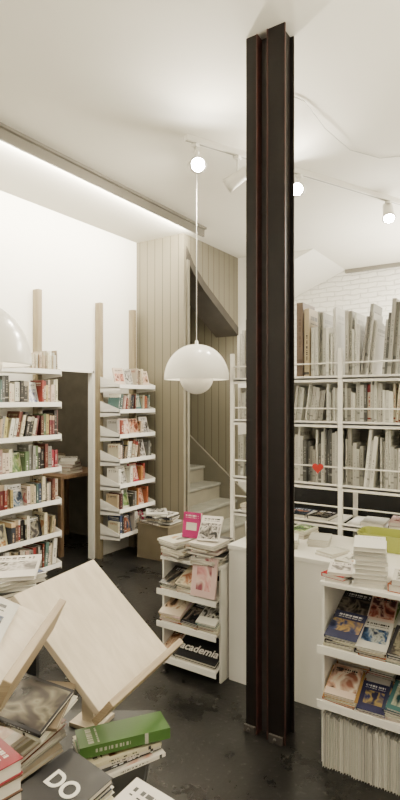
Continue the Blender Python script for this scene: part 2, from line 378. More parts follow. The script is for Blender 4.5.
def spot(tpar, aim, lit, energy, drop=.12):
    p = P0.lerp(P1, tpar); base = Vector((p.x, p.y, CEIL - .038))
    e = empty("track_spotlight", base); top(e, "white cylindrical spotlight hanging from the ceiling track" + (", lit" if lit else ""), "spotlight", "spotlights on the ceiling track")
    boxes("adapter", [(p.x - .02, p.x + .02, p.y - .02, p.y + .02, CEIL - .06, CEIL - .038)], M['head'], e, .003)
    tube("stem", [(p.x, p.y, CEIL - .06), (p.x, p.y, CEIL - drop)], .007, M['head'], e)
    h = Vector((p.x, p.y, CEIL - drop)); a = Vector(aim).normalized()
    tube("lamp_head", [h - a * .085, h - a * .075, h + a * .05, h + a * .085], [.028, .038, .044, .052], M['head'], e, 24)
    tube("lens", [h + a * .0855, h + a * .089], .040, M['bulb'] if lit else M['paper'], e, 24)
    l = bpy.data.lights.new("spot_beam", 'SPOT'); l.energy = energy; l.spot_size = math.radians(150); l.spot_blend = 1.0; l.color = (1, .90, .72); l.shadow_soft_size = .05
    lo = bpy.data.objects.new("spot_beam", l); lo.location = h + a * .1 - base
    lo.rotation_euler = a.to_track_quat('-Z', 'Y').to_euler(); link(lo, e)
spot(.028, (.60, -.6, -.30), True, 140, .175)
spot(.155, (-.85, -.25, -.55), False, 110, .185)
spot(.368, (.2, -.9, -.35), True, 140, .14)
spot(.745, (.2, -.5, -.8), True, 110, .12)
cb = tube("ceiling_cable", [T(.50, 2.85, CEIL - .006), T(.575, 2.9, CEIL - .006), T(.745, 3.16, CEIL - .02), T(.86, 3.3, CEIL - .02), T(.976, 3.45, CEIL - .012), T(1.216, 3.58, CEIL - .006), T(1.40, 3.54, CEIL - .006)], .0025, M['wire'], None, 6)
top(cb, "thin grey loose cable running along the ceiling", "cable")

# ------------------------------------------------------------------ books
def book_mesh(name, cover, mode, pages=None):
    parts = [(-.5, .5, -.5, -.46, 0, 1, 0), (-.5, -.42, -.46, .5, 0, 1, 0), (.42, .5, -.46, .5, 0, 1, 0), (-.42, .42, -.46, .48, .015, .985, 1)]
    vs = []; fs = []; mi = []
    for (x0, x1, y0, y1, z0, z1, k) in parts:
        b0 = len(vs)
        vs += [(x0, y0, z0), (x1, y0, z0), (x1, y1, z0), (x0, y1, z0), (x0, y0, z1), (x1, y0, z1), (x1, y1, z1), (x0, y1, z1)]
        for f in BF:
            fs.append(tuple(b0 + i for i in f)); mi.append(k)
    def mp(v):
        if mode == 'stand': return v
        if mode == 'flat': return (v[1], v[2] - .5, v[0] + .5)
        return (v[1], v[2], v[0] + .5)
    me = bpy.data.meshes.new(name); me.from_pydata([mp(v) for v in vs], [], fs); me.update()
    uvl = me.uv_layers.new(name="UVMap")
    for p in me.polygons:
        p.material_index = mi[p.index]
        spine = all(abs(vs[i][1] + .5) < 1e-4 for i in fs[p.index])
        for li in p.loop_indices:
            v = vs[me.loops[li].vertex_index]; uvl.data[li].uv = ((v[0] - .5) if spine else v[1] + .5, v[2])
    me.materials.append(cover); me.materials.append(pages or M['pages'])
    return me
MC = {}
def bm(key, mode):
    if (key, mode) not in MC: MC[(key, mode)] = book_mesh("book_" + mode, CV[key][0], mode)
    return MC[(key, mode)]
CV = {}
def cv(key, word, m): CV[key] = (m, word)
dk = (.02, .018, .016); wh = (.64, .61, .53); mid = (.42, .38, .30); rd = (.24, .03, .02); bl = (.03, .05, .10); gy = (.28, .27, .24); tn = (.34, .27, .17); gr = (.07, .11, .05); og = (.36, .14, .05); yl = (.42, .34, .12); br = (.12, .06, .035); mg = (.40, .008, .15); pk = (.42, .27, .22)
cv('black', "black", cover_mat("cover_black", dk, mid)); cv('white', "white", cover_mat("cover_white", wh, dk)); cv('red', "red", cover_mat("cover_red", rd, wh))
cv('blue', "dark blue", cover_mat("cover_blue", bl, wh)); cv('grey', "grey", cover_mat("cover_grey", gy, dk)); cv('tan', "tan", cover_mat("cover_tan", tn, dk))
cv('green', "green", cover_mat("cover_green", gr, wh)); cv('orange', "orange", cover_mat("cover_orange", og, dk)); cv('yellow', "yellow", cover_mat("cover_yellow", yl, dk))
cv('brown', "brown", cover_mat("cover_brown", br, tn)); cv('cream', "cream", cover_mat("cover_cream", (.56, .50, .38), rd)); cv('pink', "pink", cover_mat("cover_pink", pk, wh))
cv('maroon', "dark red", cover_mat("cover_maroon", (.11, .02, .018), tn)); cv('teal', "teal", cover_mat("cover_teal", (.06, .11, .10), wh)); cv('navy', "navy", cover_mat("cover_navy", (.015, .02, .035), (.45, .35, .18)))
cv('plainwhite', "plain white", cover_mat("cover_plain_white", (.72, .71, .65), (.5, .49, .46), 2)); cv('plaingrey', "pale grey", cover_mat("cover_plain_grey", (.36, .35, .31), (.2, .2, .18), 2))
cv('palegrey', "light grey", cover_mat("cover_light_grey", (.54, .53, .475), (.24, .24, .22), 2)); cv('darkgrey', "dark grey", cover_mat("cover_dark_grey", (.12, .12, .11), (.4, .4, .38), 2))
cv('kraft', "brown board", cover_mat("cover_kraft", (.14, .095, .055), (.1, .06, .03), 2)); cv('magenta', "magenta", cover_mat("cover_magenta", mg, wh, 1))
cv('lime', "bright green", cover_mat("cover_lime", (.09, .20, .04), wh, 2))
PAL = {
 'p_blue': ("blue photo-covered", (.50, .49, .45), [(.01, .02, .05), (.04, .08, .17), (.36, .38, .36), (.02, .03, .06)], 3),
 'p_warm': ("brown photo-covered", (.58, .50, .38), [(.12, .05, .02), (.36, .18, .09), (.58, .44, .28), (.1, .04, .03)], 2.6),
 'p_red': ("red illustrated", (.36, .04, .03), [(.38, .05, .03), (.62, .50, .38), (.22, .02, .02)], 2.2),
 'p_grey': ("grey photo-covered", (.66, .64, .58), [(.02, .02, .02), (.20, .19, .17), (.55, .53, .48), (.05, .05, .05)], 3.6),
 'p_green': ("green illustrated", (.52, .52, .40), [(.04, .09, .03), (.16, .23, .07), (.54, .52, .32)], 2.4),
 'p_pink': ("pink portrait-covered", (.62, .48, .42), [(.08, .04, .035), (.55, .30, .25), (.68, .56, .46), (.25, .08, .07)], 1.8),
 'p_dark': ("dark photo-covered", (.03, .03, .035), [(.01, .01, .012), (.06, .05, .045), (.22, .19, .14), (.02, .02, .02)], 2),
 'p_cream': ("cream illustrated", (.60, .52, .38), [(.60, .52, .38), (.34, .10, .06), (.60, .52, .38), (.1, .1, .1)], 1.5),
 'p_teal': ("teal illustrated", (.06, .15, .15), [(.06, .15, .15), (.45, .46, .34), (.02, .06, .07)], 1.7),
 'p_ochre': ("ochre illustrated", (.42, .29, .09), [(.42, .29, .09), (.1, .05, .03), (.6, .5, .28)], 1.6),
 'p_white': ("white illustrated", (.70, .67, .60), [(.70, .67, .60), (.13, .12, .11), (.70, .67, .60), (.48, .16, .08)], 1.3),
 'p_night': ("night photo-covered", (.04, .05, .09), [(.012, .018, .04), (.05, .07, .13), (.38, .22, .10), (.03, .04, .07)], 2.2),
}
for k_, (w_, bd, cs, sc) in PAL.items(): cv(k_, w_, picture_mat("picture_" + k_[2:], bd, cs, sc))
cv('plaindark', "matt black", mat("cover_matt_black", (.010, .010, .012), .4, var=.1))
PIC = list(PAL.keys())

def put(key, mode, loc, size, rot, label, group=None, name="book"):
    o = bpy.data.objects.new(name, bm(key, mode))
    w, h, t_ = size
    o.scale = (t_, w, h) if mode == 'stand' else (w, h, t_)
    o.location = loc; o.rotation_euler = rot
    link(o); top(o, label.format(CV[key][1]), name, group)
    return o

COLS_A = ['black'] * 5 + ['white'] * 2 + ['red', 'maroon', 'maroon', 'navy', 'teal', 'blue', 'grey', 'grey', 'tan', 'tan', 'green', 'orange', 'brown', 'brown', 'brown', 'cream', 'cream', 'pink', 'darkgrey', 'darkgrey', 'yellow', 'p_warm', 'p_cream']
def row_y(y0, y1, front, z, hr, group, label, keys, tr_=(.010, .03), face=.0):
    y = y0; run = 0; k = random.choice(keys); ang = 0; seg = 0
    base_h = random.uniform(*hr)
    while True:
        if ang == 0 and random.random() < face:
            w = random.uniform(.11, .135)
            if y + w > y1: break
            put(random.choice(PIC), 'face', (front - .05, y + w / 2, z), (w, random.uniform(.16, .19), .015), Euler((math.radians(76), 0, math.radians(90))), "{} paperback displayed face-out " + label, group, "paperback")
            y += w + .004; continue
        if run <= 0: run = random.choice([1, 1, 1, 1, 2]); k = random.choice(keys); base_h = random.uniform(*hr)
        if seg <= 0:
            if ang > 0: y += hr[1] * math.sin(ang) + .003
            seg = random.randint(3, 9); ang = math.radians(random.uniform(5, 12)) if random.random() < .22 else 0
        t_ = random.uniform(*tr_)
        if y + t_ + hr[1] * math.sin(ang) > y1: break
        w = random.uniform(.125, .15)
        e_ = (Matrix.Rotation(math.pi / 2, 3, 'Z') @ Matrix.Rotation(ang, 3, 'Y')).to_euler()
        put(k, 'stand', (front - w / 2 - random.uniform(0, .02), y + t_ / 2, z + t_ * .5 * math.sin(ang)), (w, base_h + random.uniform(-.004, .004), t_), e_, "{} paperback standing " + label, group, "paperback")
        y += t_ / math.cos(ang) + .001; run -= 1; seg -= 1

def wall_shelf(y0, y1, levels, front, label):
    e = empty("wall_shelf", (-3.45, (y0 + y1) / 2, 0)); top(e, label, "bookshelf")
    for yy in (y0, y1 - .045):
        boxes("post", [(-3.57, -3.505, yy, yy + .045, 0, 2.42)], M['pine'], e, .003)
    for z in levels:
        boxes("shelf", [(-3.503, front, y0, y1, z - .012, z), (front - .004, front, y0, y1, z, z + .024), (-3.503, -3.499, y0, y1, z, z + .05)], M['whitemetal'], e)
        for yy in (y0, y1 - .004):
            prism("bracket", [(-3.503, yy, z - .05), (front, yy, z - .03), (front, yy, z + .024), (-3.503, yy, z + .10)], (0, .004, 0), M['whitemetal'], e)
LA = [1.72, 1.46, 1.20, .94, .68, .42, .17]
wall_shelf(2.28, 2.985, LA, -3.27, "tall white steel wall shelf on pine battens, packed with paperbacks")
for i, z in enumerate(LA):
    row_y(2.39, 2.975, -3.285, z, (.155, .22) if i else (.13, .2), "paperbacks on the tall wall shelf beside the doorway", "on the wall shelf beside the doorway",
          COLS_A if i else ['white', 'cream', 'palegrey', 'plainwhite', 'tan', 'p_warm'], (.014, .036) if i else (.008, .016), face=0.05 if i else 0)
LB = [1.62, 1.39, 1.16, .93, .70, .47, .24]
wall_shelf(3.67, 4.20, LB, -3.26, "narrow white steel wall shelf on pine battens beside the panelled stair")
for i, z in enumerate(LB):
    row_y(3.68, 4.19, -3.275, z, (.13, .19), "paperbacks on the narrow wall shelf beside the stair", "on the narrow shelf beside the stair", COLS_A + ['cream', 'pink', 'red', 'orange'], (.012, .034), face=.28)

# ------------------------------------------------------------------ staircase
st = empty("staircase", (-3.2, 4.85, 0)); top(st, "painted timber staircase climbing behind the planked partition", "staircase")
for i in range(9):
    x = -2.75 - .22 * i; z = .18 * (i + 1)
    boxes("tread", [(x - .235, x + .02, 4.37, 5.33, z - .03, z)], M['tread'], st, .004)
    boxes("riser", [(x - .02, x, 4.37, 5.33, z - .18, z - .03)], M['string'], st)
for yy in (4.335, 5.335):
    prism("stringer", [(-2.70 if yy > 5 else -2.99, yy, 0), (-2.70 if yy > 5 else -2.99, yy, .32 if yy > 5 else .55), (-4.72, yy, .32 + 2.02 * .818), (-4.72, yy, 1.40)], (0, .028, 0), M['string'], st)

# wooden box with magazines
bx = empty("storage_box", (-3.09, 4.1, 0)); top(bx, "olive-brown wooden box against the planked partition, magazines on top", "box")
boxes("box_side", [(-3.27, -2.90, 3.93, 3.945, 0, .31), (-3.27, -2.90, 4.255, 4.27, 0, .31), (-3.27, -3.255, 3.945, 4.255, 0, .31), (-2.915, -2.90, 3.945, 4.255, 0, .31)], M['board'], bx, .002)
boxes("box_lid", [(-3.275, -2.895, 3.925, 4.272, .31, .325)], M['board'], bx, .002)
zz = .326
for i, (x, y, k, yw) in enumerate([(-3.13, 4.06, 'p_grey', 1.3), (-3.05, 4.07, 'plainwhite', 1.6), (-3.11, 4.08, 'white', 1.2), (-3.06, 4.06, 'p_warm', 1.9), (-3.12, 4.07, 'p_grey', 1.4), (-3.05, 4.05, 'p_dark', 1.75), (-3.12, 4.06, 'p_white', 1.1), (-3.07, 4.05, 'p_grey', 1.6), (-3.12, 4.04, 'p_grey', .7)]):
    put(k, 'flat', (x, y, zz), (.20, .27, .0115), (0, 0, yw), "{} magazine lying on the brown box", "magazines on the brown box", "magazine"); zz += .012

# back room desk
dk_ = empty("desk", (-4.2, 3.88, 0)); top(dk_, "brown wooden desk in the dim back room", "desk")
boxes("desk_top", [(-4.5, -3.85, 3.5, 4.18, .74, .77)], M['brown'], dk_, .003)
for (x, y) in [(-4.47, 3.53), (-3.88, 3.53), (-4.47, 4.15), (-3.88, 4.15)]:
    boxes("leg", [(x - .02, x + .02, y - .02, y + .02, 0, .74)], M['brown'], dk_)
boxes("drawer_front", [(-4.44, -3.91, 3.515, 3.53, .60, .73)], M['brown'], dk_, .002)
for i, k in enumerate(['cream', 'tan', 'red', 'white', 'p_grey']):
    put(k, 'flat', (-4.0, 3.75, .771 + .031 * i), (.16, .22, .03), (0, 0, .2 * i), "{} book stacked on the back room desk", "books on the back room desk")
for i, k in enumerate(['grey', 'brown', 'white', 'tan']):
    put(k, 'flat', (-4.3, 3.8, .771 + .041 * i), (.18, .24, .04), (0, 0, -.2 * i), "{} book stacked on the back room desk", "books on the back room desk")

# ------------------------------------------------------------------ counter
ct = empty("shop_counter", (-.3, 2.74, 0)); top(ct, "long white lacquered shop counter behind the steel column", "counter")
boxes("front_panel", [(-1.42, .9, 2.47, 2.49, 0, .70)], M['white'], ct, .002)
boxes("side_panel", [(-1.42, -1.40, 2.49, 2.97, 0, .70), (.88, .9, 2.49, 2.97, 0, .70)], M['white'], ct, .002)
boxes("counter_top", [(-1.425, .905, 2.465, 2.98, .70, .725)], M['white'], ct, .003)
dark_fill = empty("low_dark_filler", (-.9, 3.6, 0)); top(dark_fill, "low dark cabinet added behind the white rack to darken its lower bays", "filler")  # invented dark block, gives the lower bays a shaded recess
boxes("filler_body", [(-1.8, .2, 3.42, 3.8, .05, .97)], M['black'], dark_fill, .003)
boxes("filler_top", [(-1.82, .22, 3.40, 3.82, .97, .99)], M['brown'], dark_fill, .003)
boxes("filler_base", [(-1.78, .18, 3.45, 3.78, 0, .05)], M['black'], dark_fill)

# ------------------------------------------------------------------ tall white shelving behind counter
sv = empty("metal_shelving", (-1.0, 3.16, 0)); top(sv, "white steel rack with rails full of pale books behind the counter", "shelving")
for x in (-1.715, -1.0, -.285):
    for y in (3.0, 3.29):
        boxes("post", [(x, x + .026, y, y + .02, 0, 1.80)], M['whitemetal'], sv, .002)
LC = [1.63, 1.365, 1.0, .78]
for z in LC:
    for (x0, x1) in ((-1.688, -1.002), (-.972, -.287)):
        boxes("shelf", [(x0, x1, 3.0, 3.30, z - .01, z), (x0, x1, 3.0, 3.004, z - .025, z + .012)], M['whitemetal'], sv)
boxes("gap_shade_sheet", [(-1.688, -.287, 3.3105, 3.3145, 1.0, 1.62)], M['gap_shade'], sv)  # added sheet that darkens the gaps behind the books
for z in (1.715, 1.45, 1.11, .88):
    for (x0, x1) in ((-1.688, -1.002), (-.972, -.287)):
        tube("rail", [(x0, 3.008, z), (x1, 3.008, z)], .0045, M['whitemetal'], sv, 8)
def row_x(x0, x1, front, z, hr, keys, tr_, group, label, wr=(.16, .22), gap=.0012, lean=.25, skip=None):
    x = x0; run = 0; k = keys[0]; bh = hr[0]; ang = 0.0; seg = 0
    while True:
        if run <= 0: run = random.choice([1, 1, 1, 2, 3]); k = random.choice(keys); bh = random.uniform(*hr)
        if seg <= 0:
            if ang > 0: x += hr[1] * math.sin(ang) + .002
            seg = random.randint(3, 7); ang = math.radians(random.uniform(4, 8)) if random.random() < lean else 0.0
        t_ = random.uniform(*tr_)
        if x + t_ + (hr[1] * math.sin(ang)) > x1: break
        w = random.uniform(*wr)
        if not (skip and skip[0] < x < skip[1]):
            put(k, 'stand', (x + t_ / 2, front + w / 2 + random.uniform(0, .03), z + t_ * .5 * math.sin(ang)), (w, bh + random.uniform(-.012, .012), t_), (0, ang, 0), "{} book standing upright " + label, group)
        x += t_ / math.cos(ang) + gap; run -= 1; seg -= 1
PALE = ['plaingrey', 'plainwhite', 'palegrey', 'palegrey', 'palegrey', 'plaingrey', 'plainwhite', 'plainwhite', 'palegrey', 'cream', 'darkgrey']
gC = "books on the white rack behind the counter"; lC = "on the white rack behind the counter"
SK = (-1.56, -1.30)
put('kraft', 'stand', (-1.245, 3.13, 1.631), (.2, .46, .04), (0, 0, 0), "tall brown board book standing " + lC, gC)
put('tan', 'stand', (-1.20, 3.13, 1.631), (.2, .42, .03), (0, 0, 0), "tall tan book standing " + lC, gC)
for z, hr in ((1.631, (.24, .43)), (1.366, (.17, .24)), (1.001, (.20, .34))):
    for (a, b_) in ((-1.68, -1.005), (-.97, -.50)):
        tp = z > 1.5
        a2 = a if not (tp and a < -1.5) else -1.178
        if tp and a < -1.5: row_x(-1.68, -1.56, 3.03, z, hr, PALE, (.008, .02), gC, lC, lean=0)
        row_x(a2, b_, 3.03, z, hr, PALE, (.007, .022) if tp else (.007, .022), gC, lC, lean=.15 if not tp else .25, skip=SK)
for i in range(8):
    x = -1.6 + .155 * i
    if -1.1 < x < -.9 or -1.56 < x < -1.33: continue
    for j in range(random.choice([1, 1, 2])):
        put(random.choice(PALE + PIC), 'flat', (x, 3.14, .781 + .021 * j), (.13, .19, .02), (0, 0, random.uniform(-.1, .1)), "{} book lying flat on the lowest rack shelf", "flat books on the lowest rack shelf")
hp = []
for i in range(28):
    a = 2 * math.pi * i / 28
    hx = 16 * math.sin(a) ** 3; hz = 13 * math.cos(a) - 5 * math.cos(2 * a) - 2 * math.cos(3 * a) - math.cos(4 * a)
    hp.append((-1.118 + hx * .0021, 2.992, 1.10 + hz * .0021))
top(prism("heart_ornament", hp, (0, .0105, 0), M['red'], None, .001), "small red heart ornament hanging on the white rack rail", "ornament")

# counter things
def stack(x, y, z, keys, size, label, group, yaw=0, jit=.06, name="book", sj=.006):
    for i, k in enumerate(keys):
        put(k, 'flat', (x + random.uniform(-sj, sj), y + random.uniform(-sj, sj), z), size, (0, 0, yaw + random.uniform(-jit, jit)), label, group, name)
        z += size[2] + .0005
    return z
tb = empty("plastic_bin", (-.70, 2.85, .726)); top(tb, "olive-green rounded plastic bin on the white counter", "bin")
def rrect(x0, x1, y0, y1, r_, z, n=6):
    pts = []
    for (cx, cy, a0) in ((x1 - r_, y1 - r_, 0), (x0 + r_, y1 - r_, 90), (x0 + r_, y0 + r_, 180), (x1 - r_, y0 + r_, 270)):
        for i in range(n + 1):
            a = math.radians(a0 + 90 * i / n); pts.append((cx + r_ * math.cos(a), cy + r_ * math.sin(a), z))
    return pts
rings = [rrect(-.81, -.54, 2.77, 2.93, .04, .726), rrect(-.83, -.52, 2.755, 2.945, .05, .81), rrect(-.823, -.527, 2.762, 2.938, .045, .81), rrect(-.805, -.545, 2.775, 2.925, .036, .734)]
vs = [p for r_ in rings for p in r_]; n = len(rings[0]); fs = [tuple(range(n))[::-1], tuple(range(3 * n, 4 * n))]
for i in range(3):
    for k in range(n): fs.append((i * n + k, i * n + (k + 1) % n, (i + 1) * n + (k + 1) % n, (i + 1) * n + k))
meshobj("bin_shell", vs, fs, M['olive'], tb)
BG = "booklets on the counter"; BL = "{} booklet stacked on the white counter"
stack(-1.02, 2.75, .726, ['plainwhite', 'p_grey', 'plainwhite'], (.11, .16, .012), BL, BG, .2, name="booklet")
stack(-.89, 2.60, .726, ['plainwhite', 'palegrey'], (.1, .14, .01), BL, BG, -.3, name="booklet")
stack(-1.16, 2.87, .726, ['p_warm', 'plaingrey', 'p_green'], (.12, .17, .014), BL, BG, -.1, name="booklet")
stack(-1.14, 2.62, .726, ['plainwhite', 'plainwhite', 'p_grey', 'plainwhite'], (.1, .14, .012), BL, BG, .4, name="booklet")
pc = empty("pen_cup", (-1.36, 2.62, .726)); top(pc, "white cup holding pens on the counter end", "pen cup")
lathe("cup", [(.0, .002), (.032, .002), (.036, .1), (.033, .1), (.029, .008), (0, .008)], (-1.36, 2.62, .726), M['lampwhite'], pc, 32)
for i, mm in enumerate(('black', 'red', 'olive')):
    a = i * 2.1
    tube("pen", [(-1.36 + .008 * math.cos(a), 2.62 + .008 * math.sin(a), .737), (-1.36 + .03 * math.cos(a), 2.62 + .03 * math.sin(a), .88)], .004, M[mm], pc, 8)

# ------------------------------------------------------------------ display racks
def rack(x0, x1, yf, yb, ztop, tiers, label, tilt):
    e = empty("display_rack", ((x0 + x1) / 2, (yf + yb) / 2, 0)); top(e, label, "display rack")
    boxes("top_shelf", [(x0, x1, yf + .03, yb, ztop - .018, ztop)], M['white'], e, .002)
    boxes("back_panel", [(x0, x1, yb - .012, yb, 0, ztop - .018)], M['white'], e)
    for xs in ((x0, x0 + .012), (x1 - .012, x1)):
        boxes("side_panel", [(xs[0], xs[1], yf + .05, yb - .012, 0, ztop - .018)], M['white'], e, .001)
    for z in tiers:
        L = yb - .02 - yf; dz = L * math.tan(tilt)
        prism("tray", [(x0 + .012, yf, z), (x0 + .012, yb - .02, z + dz), (x0 + .012, yb - .02, z + dz - .01), (x0 + .012, yf, z - .01)], (x1 - x0 - .024, 0, 0), M['white'], e)
        boxes("tray_lip", [(x0, x1, yf - .006, yf, z - .012, z + .020)], M['white'], e, .001)
    return e
def cover_text(o, txt, size, wpos=(0, 0)):
    cu = bpy.data.curves.new("lettering", 'FONT'); cu.body = txt; cu.size = size; cu.extrude = .0005; cu.offset = .0012; cu.align_x = 'CENTER'; cu.align_y = 'CENTER'
    tmp = bpy.data.objects.new("cover_lettering", cu); link(tmp)
    dg = bpy.context.evaluated_depsgraph_get(); me = bpy.data.meshes.new_from_object(tmp.evaluated_get(dg))
    bpy.data.objects.remove(tmp)
    sx, sy, sz = o.scale
    for v in me.vertices:
        v.co = Vector(((v.co.x + wpos[0]) / sx, (v.co.y + wpos[1]) / sy, 1 + (v.co.z + .0006) / sz))
    me.materials.clear(); me.materials.append(M['paper'])
    c = bpy.data.objects.new("cover_lettering", me); link(c, o); c["label"] = "large white title lettering"
    return c

TI = math.radians(20)
rack(-.775, .35, 2.07, 2.462, .755, [.485, .265], "white stepped magazine rack standing against the shop counter", TI)
gF = "face-out magazines on the white magazine rack"
pool = ['p_night', 'p_blue', 'p_pink', 'p_cream', 'p_warm', 'p_dark', 'p_teal', 'black', 'p_ochre', 'p_red', 'p_green']
FR = {.485: [['p_night', 'p_blue', 'p_dark', 'p_warm', 'p_grey'], ['p_dark', 'p_warm', 'p_blue', 'p_red', 'p_red']],
      .265: [['p_pink', 'p_night', 'p_teal', 'p_red', 'p_grey'], ['p_cream', 'p_grey', 'p_dark', 'p_ochre', 'p_red']]}
for z in (.485, .265):
    x = -.757
    for i in range(5):
        w = random.uniform(.10, .135)
        for (yy, kk, nb) in ((2.075, FR[z][0][i], random.choice([2, 4, 5])), (2.25, FR[z][1][i], random.choice([2, 3, 4]))):
            hh = random.uniform(.14, .165)
            for j in range(nb):
                nz = .0115 * j
                put(kk if j == nb - 1 else random.choice(pool), 'face', (x + w / 2 + random.uniform(-.008, .008), yy - nz * math.sin(TI) + .0045 * nb, z + (yy - 2.07) * math.tan(TI) + .0075 + nz * math.cos(TI)), (w * random.uniform(.9, 1.04), hh, .011), (TI, 0, random.uniform(-.08, .08)), "{} magazine lying face-out in the magazine rack", gF, "magazine")
        x += w + .002
x = -.76
while x < -.33:
    t_ = random.uniform(.007, .011); hh = random.uniform(.20, .222)
    put('plainwhite', 'stand', (x + t_ / 2, 2.205 + random.uniform(-.004, .004), .001), (.23, hh, t_), (0, 0, math.pi), "white booklet filed upright under the magazine rack", "white booklets filed at the rack base", "booklet")
    x += t_ + .0015
stack(-.60, 2.215, .7555, ['plainwhite'] * 9, (.125, .19, .0175), "thick white paperback in the stack on the magazine rack", "white paperbacks stacked on the rack", .25, .03)
for (x, y, k, yw, zz, tt) in [(-.715, 2.19, 'p_grey', .1, .7555, .012), (-.72, 2.37, 'p_green', .2, .7555, .02), (-.715, 2.19, 'p_red', -.2, .768, .015), (-.455, 2.2, 'p_red', -.1, .7555, .03), (-.45, 2.38, 'orange', .2, .7555, .07), (-.31, 2.2, 'p_blue', .1, .7555, .03), (-.455, 2.2, 'p_grey', .15, .786, .02), (-.72, 2.37, 'p_white', -.2, .776, .015), (-.715, 2.19, 'p_white', .25, .784, .012)]:
    put(k, 'flat', (x, y, zz), (.10, .15, tt), (0, 0, yw), "{} book lying on top of the magazine rack", "loose books on the rack top")

# rack E
rack(-1.82, -1.432, 2.36, 2.60, .62, [.43, .25, .06], "small white stepped book rack at the counter end", math.radians(22))
T2 = math.radians(22); gE = "face-out magazines on the small white rack"
def facebook(key, x, y0, z0, j, w, h, th, tl, label, g, jx=0):
    return put(key, 'face', (x, y0 - j * th * math.sin(tl) + .02, z0 + .009 + j * th * math.cos(tl)), (w, h, th - .0008), (tl, 0, jx), label, g, "magazine")
EL = "{} magazine lying face-out in the small rack"
for z, ks in ((.43, [('p_dark', .11), ('p_cream', .13)]), (.25, [('p_pink', .14), ('p_dark', .11), ('p_grey', .12)])):
    x = -1.81
    for (k, w) in ks:
        nb = random.choice([4, 5, 6])
        for j in range(nb):
            facebook(k if j == nb - 1 else random.choice(PIC + ['white', 'cream', 'red', 'black']), x + w / 2 + random.uniform(-.006, .006), 2.366, z, j, w, random.uniform(.15, .185), .0105, T2, EL, gE, random.uniform(-.1, .1))
        x += w
put('white', 'face', (-1.51, 2.385, .4405), (.14, .17, .014), (T2, 0, 0), EL.format("white"), gE, "magazine")
put('p_pink', 'face', (-1.512, 2.3625, .458), (.15, .205, .012), (math.radians(81), 0, .02), "pink portrait-covered magazine propped upright against the rack", gE, "magazine")
for j in range(3): facebook(['white', 'p_grey', 'p_warm'][j], -1.765, 2.366, .06, j, .09, .16, .012, T2, EL, gE, random.uniform(-.03, .03))
facebook('white', -1.585, 2.366, .06, 0, .26, .17, .018, T2, EL, gE)
ob = facebook('plaindark', -1.585, 2.366, .06, 1, .275, .18, .018, T2, "matt black magazine with large white title, in the small rack", gE)
cover_text(ob, "academia", .066, (0, .07))
ML = "{} magazine piled on the small white rack"; MG = "magazines piled on the small rack"
z = stack(-1.53, 2.47, .6205, ['cream', 'white', 'p_grey', 'black', 'white', 'p_pink', 'tan', 'grey', 'white'], (.16, .21, .012), ML, MG, .1, .3, "magazine", .02)
put('p_grey', 'face', (-1.52, 2.42, z + .002), (.12, .15, .014), (math.radians(48), 0, .25), "grey photo-covered book propped on the magazine pile")
z = stack(-1.715, 2.47, .6205, ['p_grey', 'red', 'white', 'p_warm', 'white', 'black', 'grey', 'p_white'], (.15, .2, .012), ML, MG, -.15, .35, "magazine", .02)
put('magenta', 'face', (-1.67, 2.49, z + .001), (.11, .14, .02), (math.radians(80), 0, .1), "small magenta book standing on the magazine pile")

# ------------------------------------------------------------------ display tables
def Tprism(name, a0, a1, d0, d1, z0, z1, m, e, bev=0):
    P = [T(a0, d0, z0), T(a1, d0, z0), T(a1, d1, z0), T(a0, d1, z0)]
    return prism(name, P, (0, 0, z1 - z0), m, e, bev)
def table(a0, a1, d0, d1, zt, label):
    c = T((a0 + a1) / 2, (d0 + d1) / 2); e = empty("display_table", (c.x, c.y, 0)); top(e, label, "table")
    Tprism("table_top", a0, a1, d0, d1, zt - .03, zt, M['black'], e, .003)
    for (a, d) in ((a0 + .02, d0 + .02), (a1 - .12, d0 + .02), (a0 + .02, d1 - .06), (a1 - .12, d1 - .12)):
        Tprism("leg", a, a + .04, d, d + .04, 0, zt - .03, M['black'], e)
table(-1.25, -.13, .80, 1.54, .60, "low black display table crowded with books")
table(-1.5, -.60, 1.72, 2.32, .70, "black display table carrying stacked magazines")

def lectern(c, e_, w_, L, label):
    c, e_, w_ = Vector(c), Vector(e_).normalized(), Vector(w_)
    tt = lambda v: T(v.x, v.y, v.z)
    n_ = e_.cross(w_).normalized()
    if n_.z < 0: n_ = -n_
    mid = c + e_ * L / 2 + w_ / 2; b_ = tt(mid)
    em = empty("book_stand", (b_.x, b_.y, .60)); top(em, label, "book stand")
    P = [tt(c), tt(c + e_ * L), tt(c + e_ * L + w_), tt(c + w_)]
    nw = T(n_.x, n_.y, n_.z)
    prism("rest_board", P, -nw * .018, M['birch'], em, .0015)
    wn = w_.normalized()
    Q = [tt(c - e_ * .010 - wn * .018), tt(c + e_ * (L + .010) - wn * .018), tt(c + e_ * (L + .010) - wn * .0005), tt(c - e_ * .010 - wn * .0005)]
    prism("ledge", [p - nw * .026 for p in Q], nw * .078, M['birchedge'], em, .002)
    h = mid - n_ * .02
    hw = Vector((w_.x, w_.y, 0)).normalized(); k = w_.z / Vector((w_.x, w_.y)).length
    s_ = .02
    p1 = h - hw * s_; p2 = h + hw * s_
    poly = [Vector((p1.x, p1.y, .612)), Vector((p2.x, p2.y, .612)), Vector((p2.x, p2.y, h.z + s_ * k - .003)), Vector((p1.x, p1.y, h.z - s_ * k - .003))]
    prism("post", [tt(v - e_ * s_) for v in poly], tt(e_ * 2 * s_), M['birch'], em)
    f_ = .045
    q = [h - hw * f_ - e_ * f_, h + hw * f_ - e_ * f_, h + hw * f_ + e_ * f_, h - hw * f_ + e_ * f_]
    prism("foot_plate", [T(v.x, v.y, .6005) for v in q], (0, 0, .0115), M['birch'], em, .001)
    return em
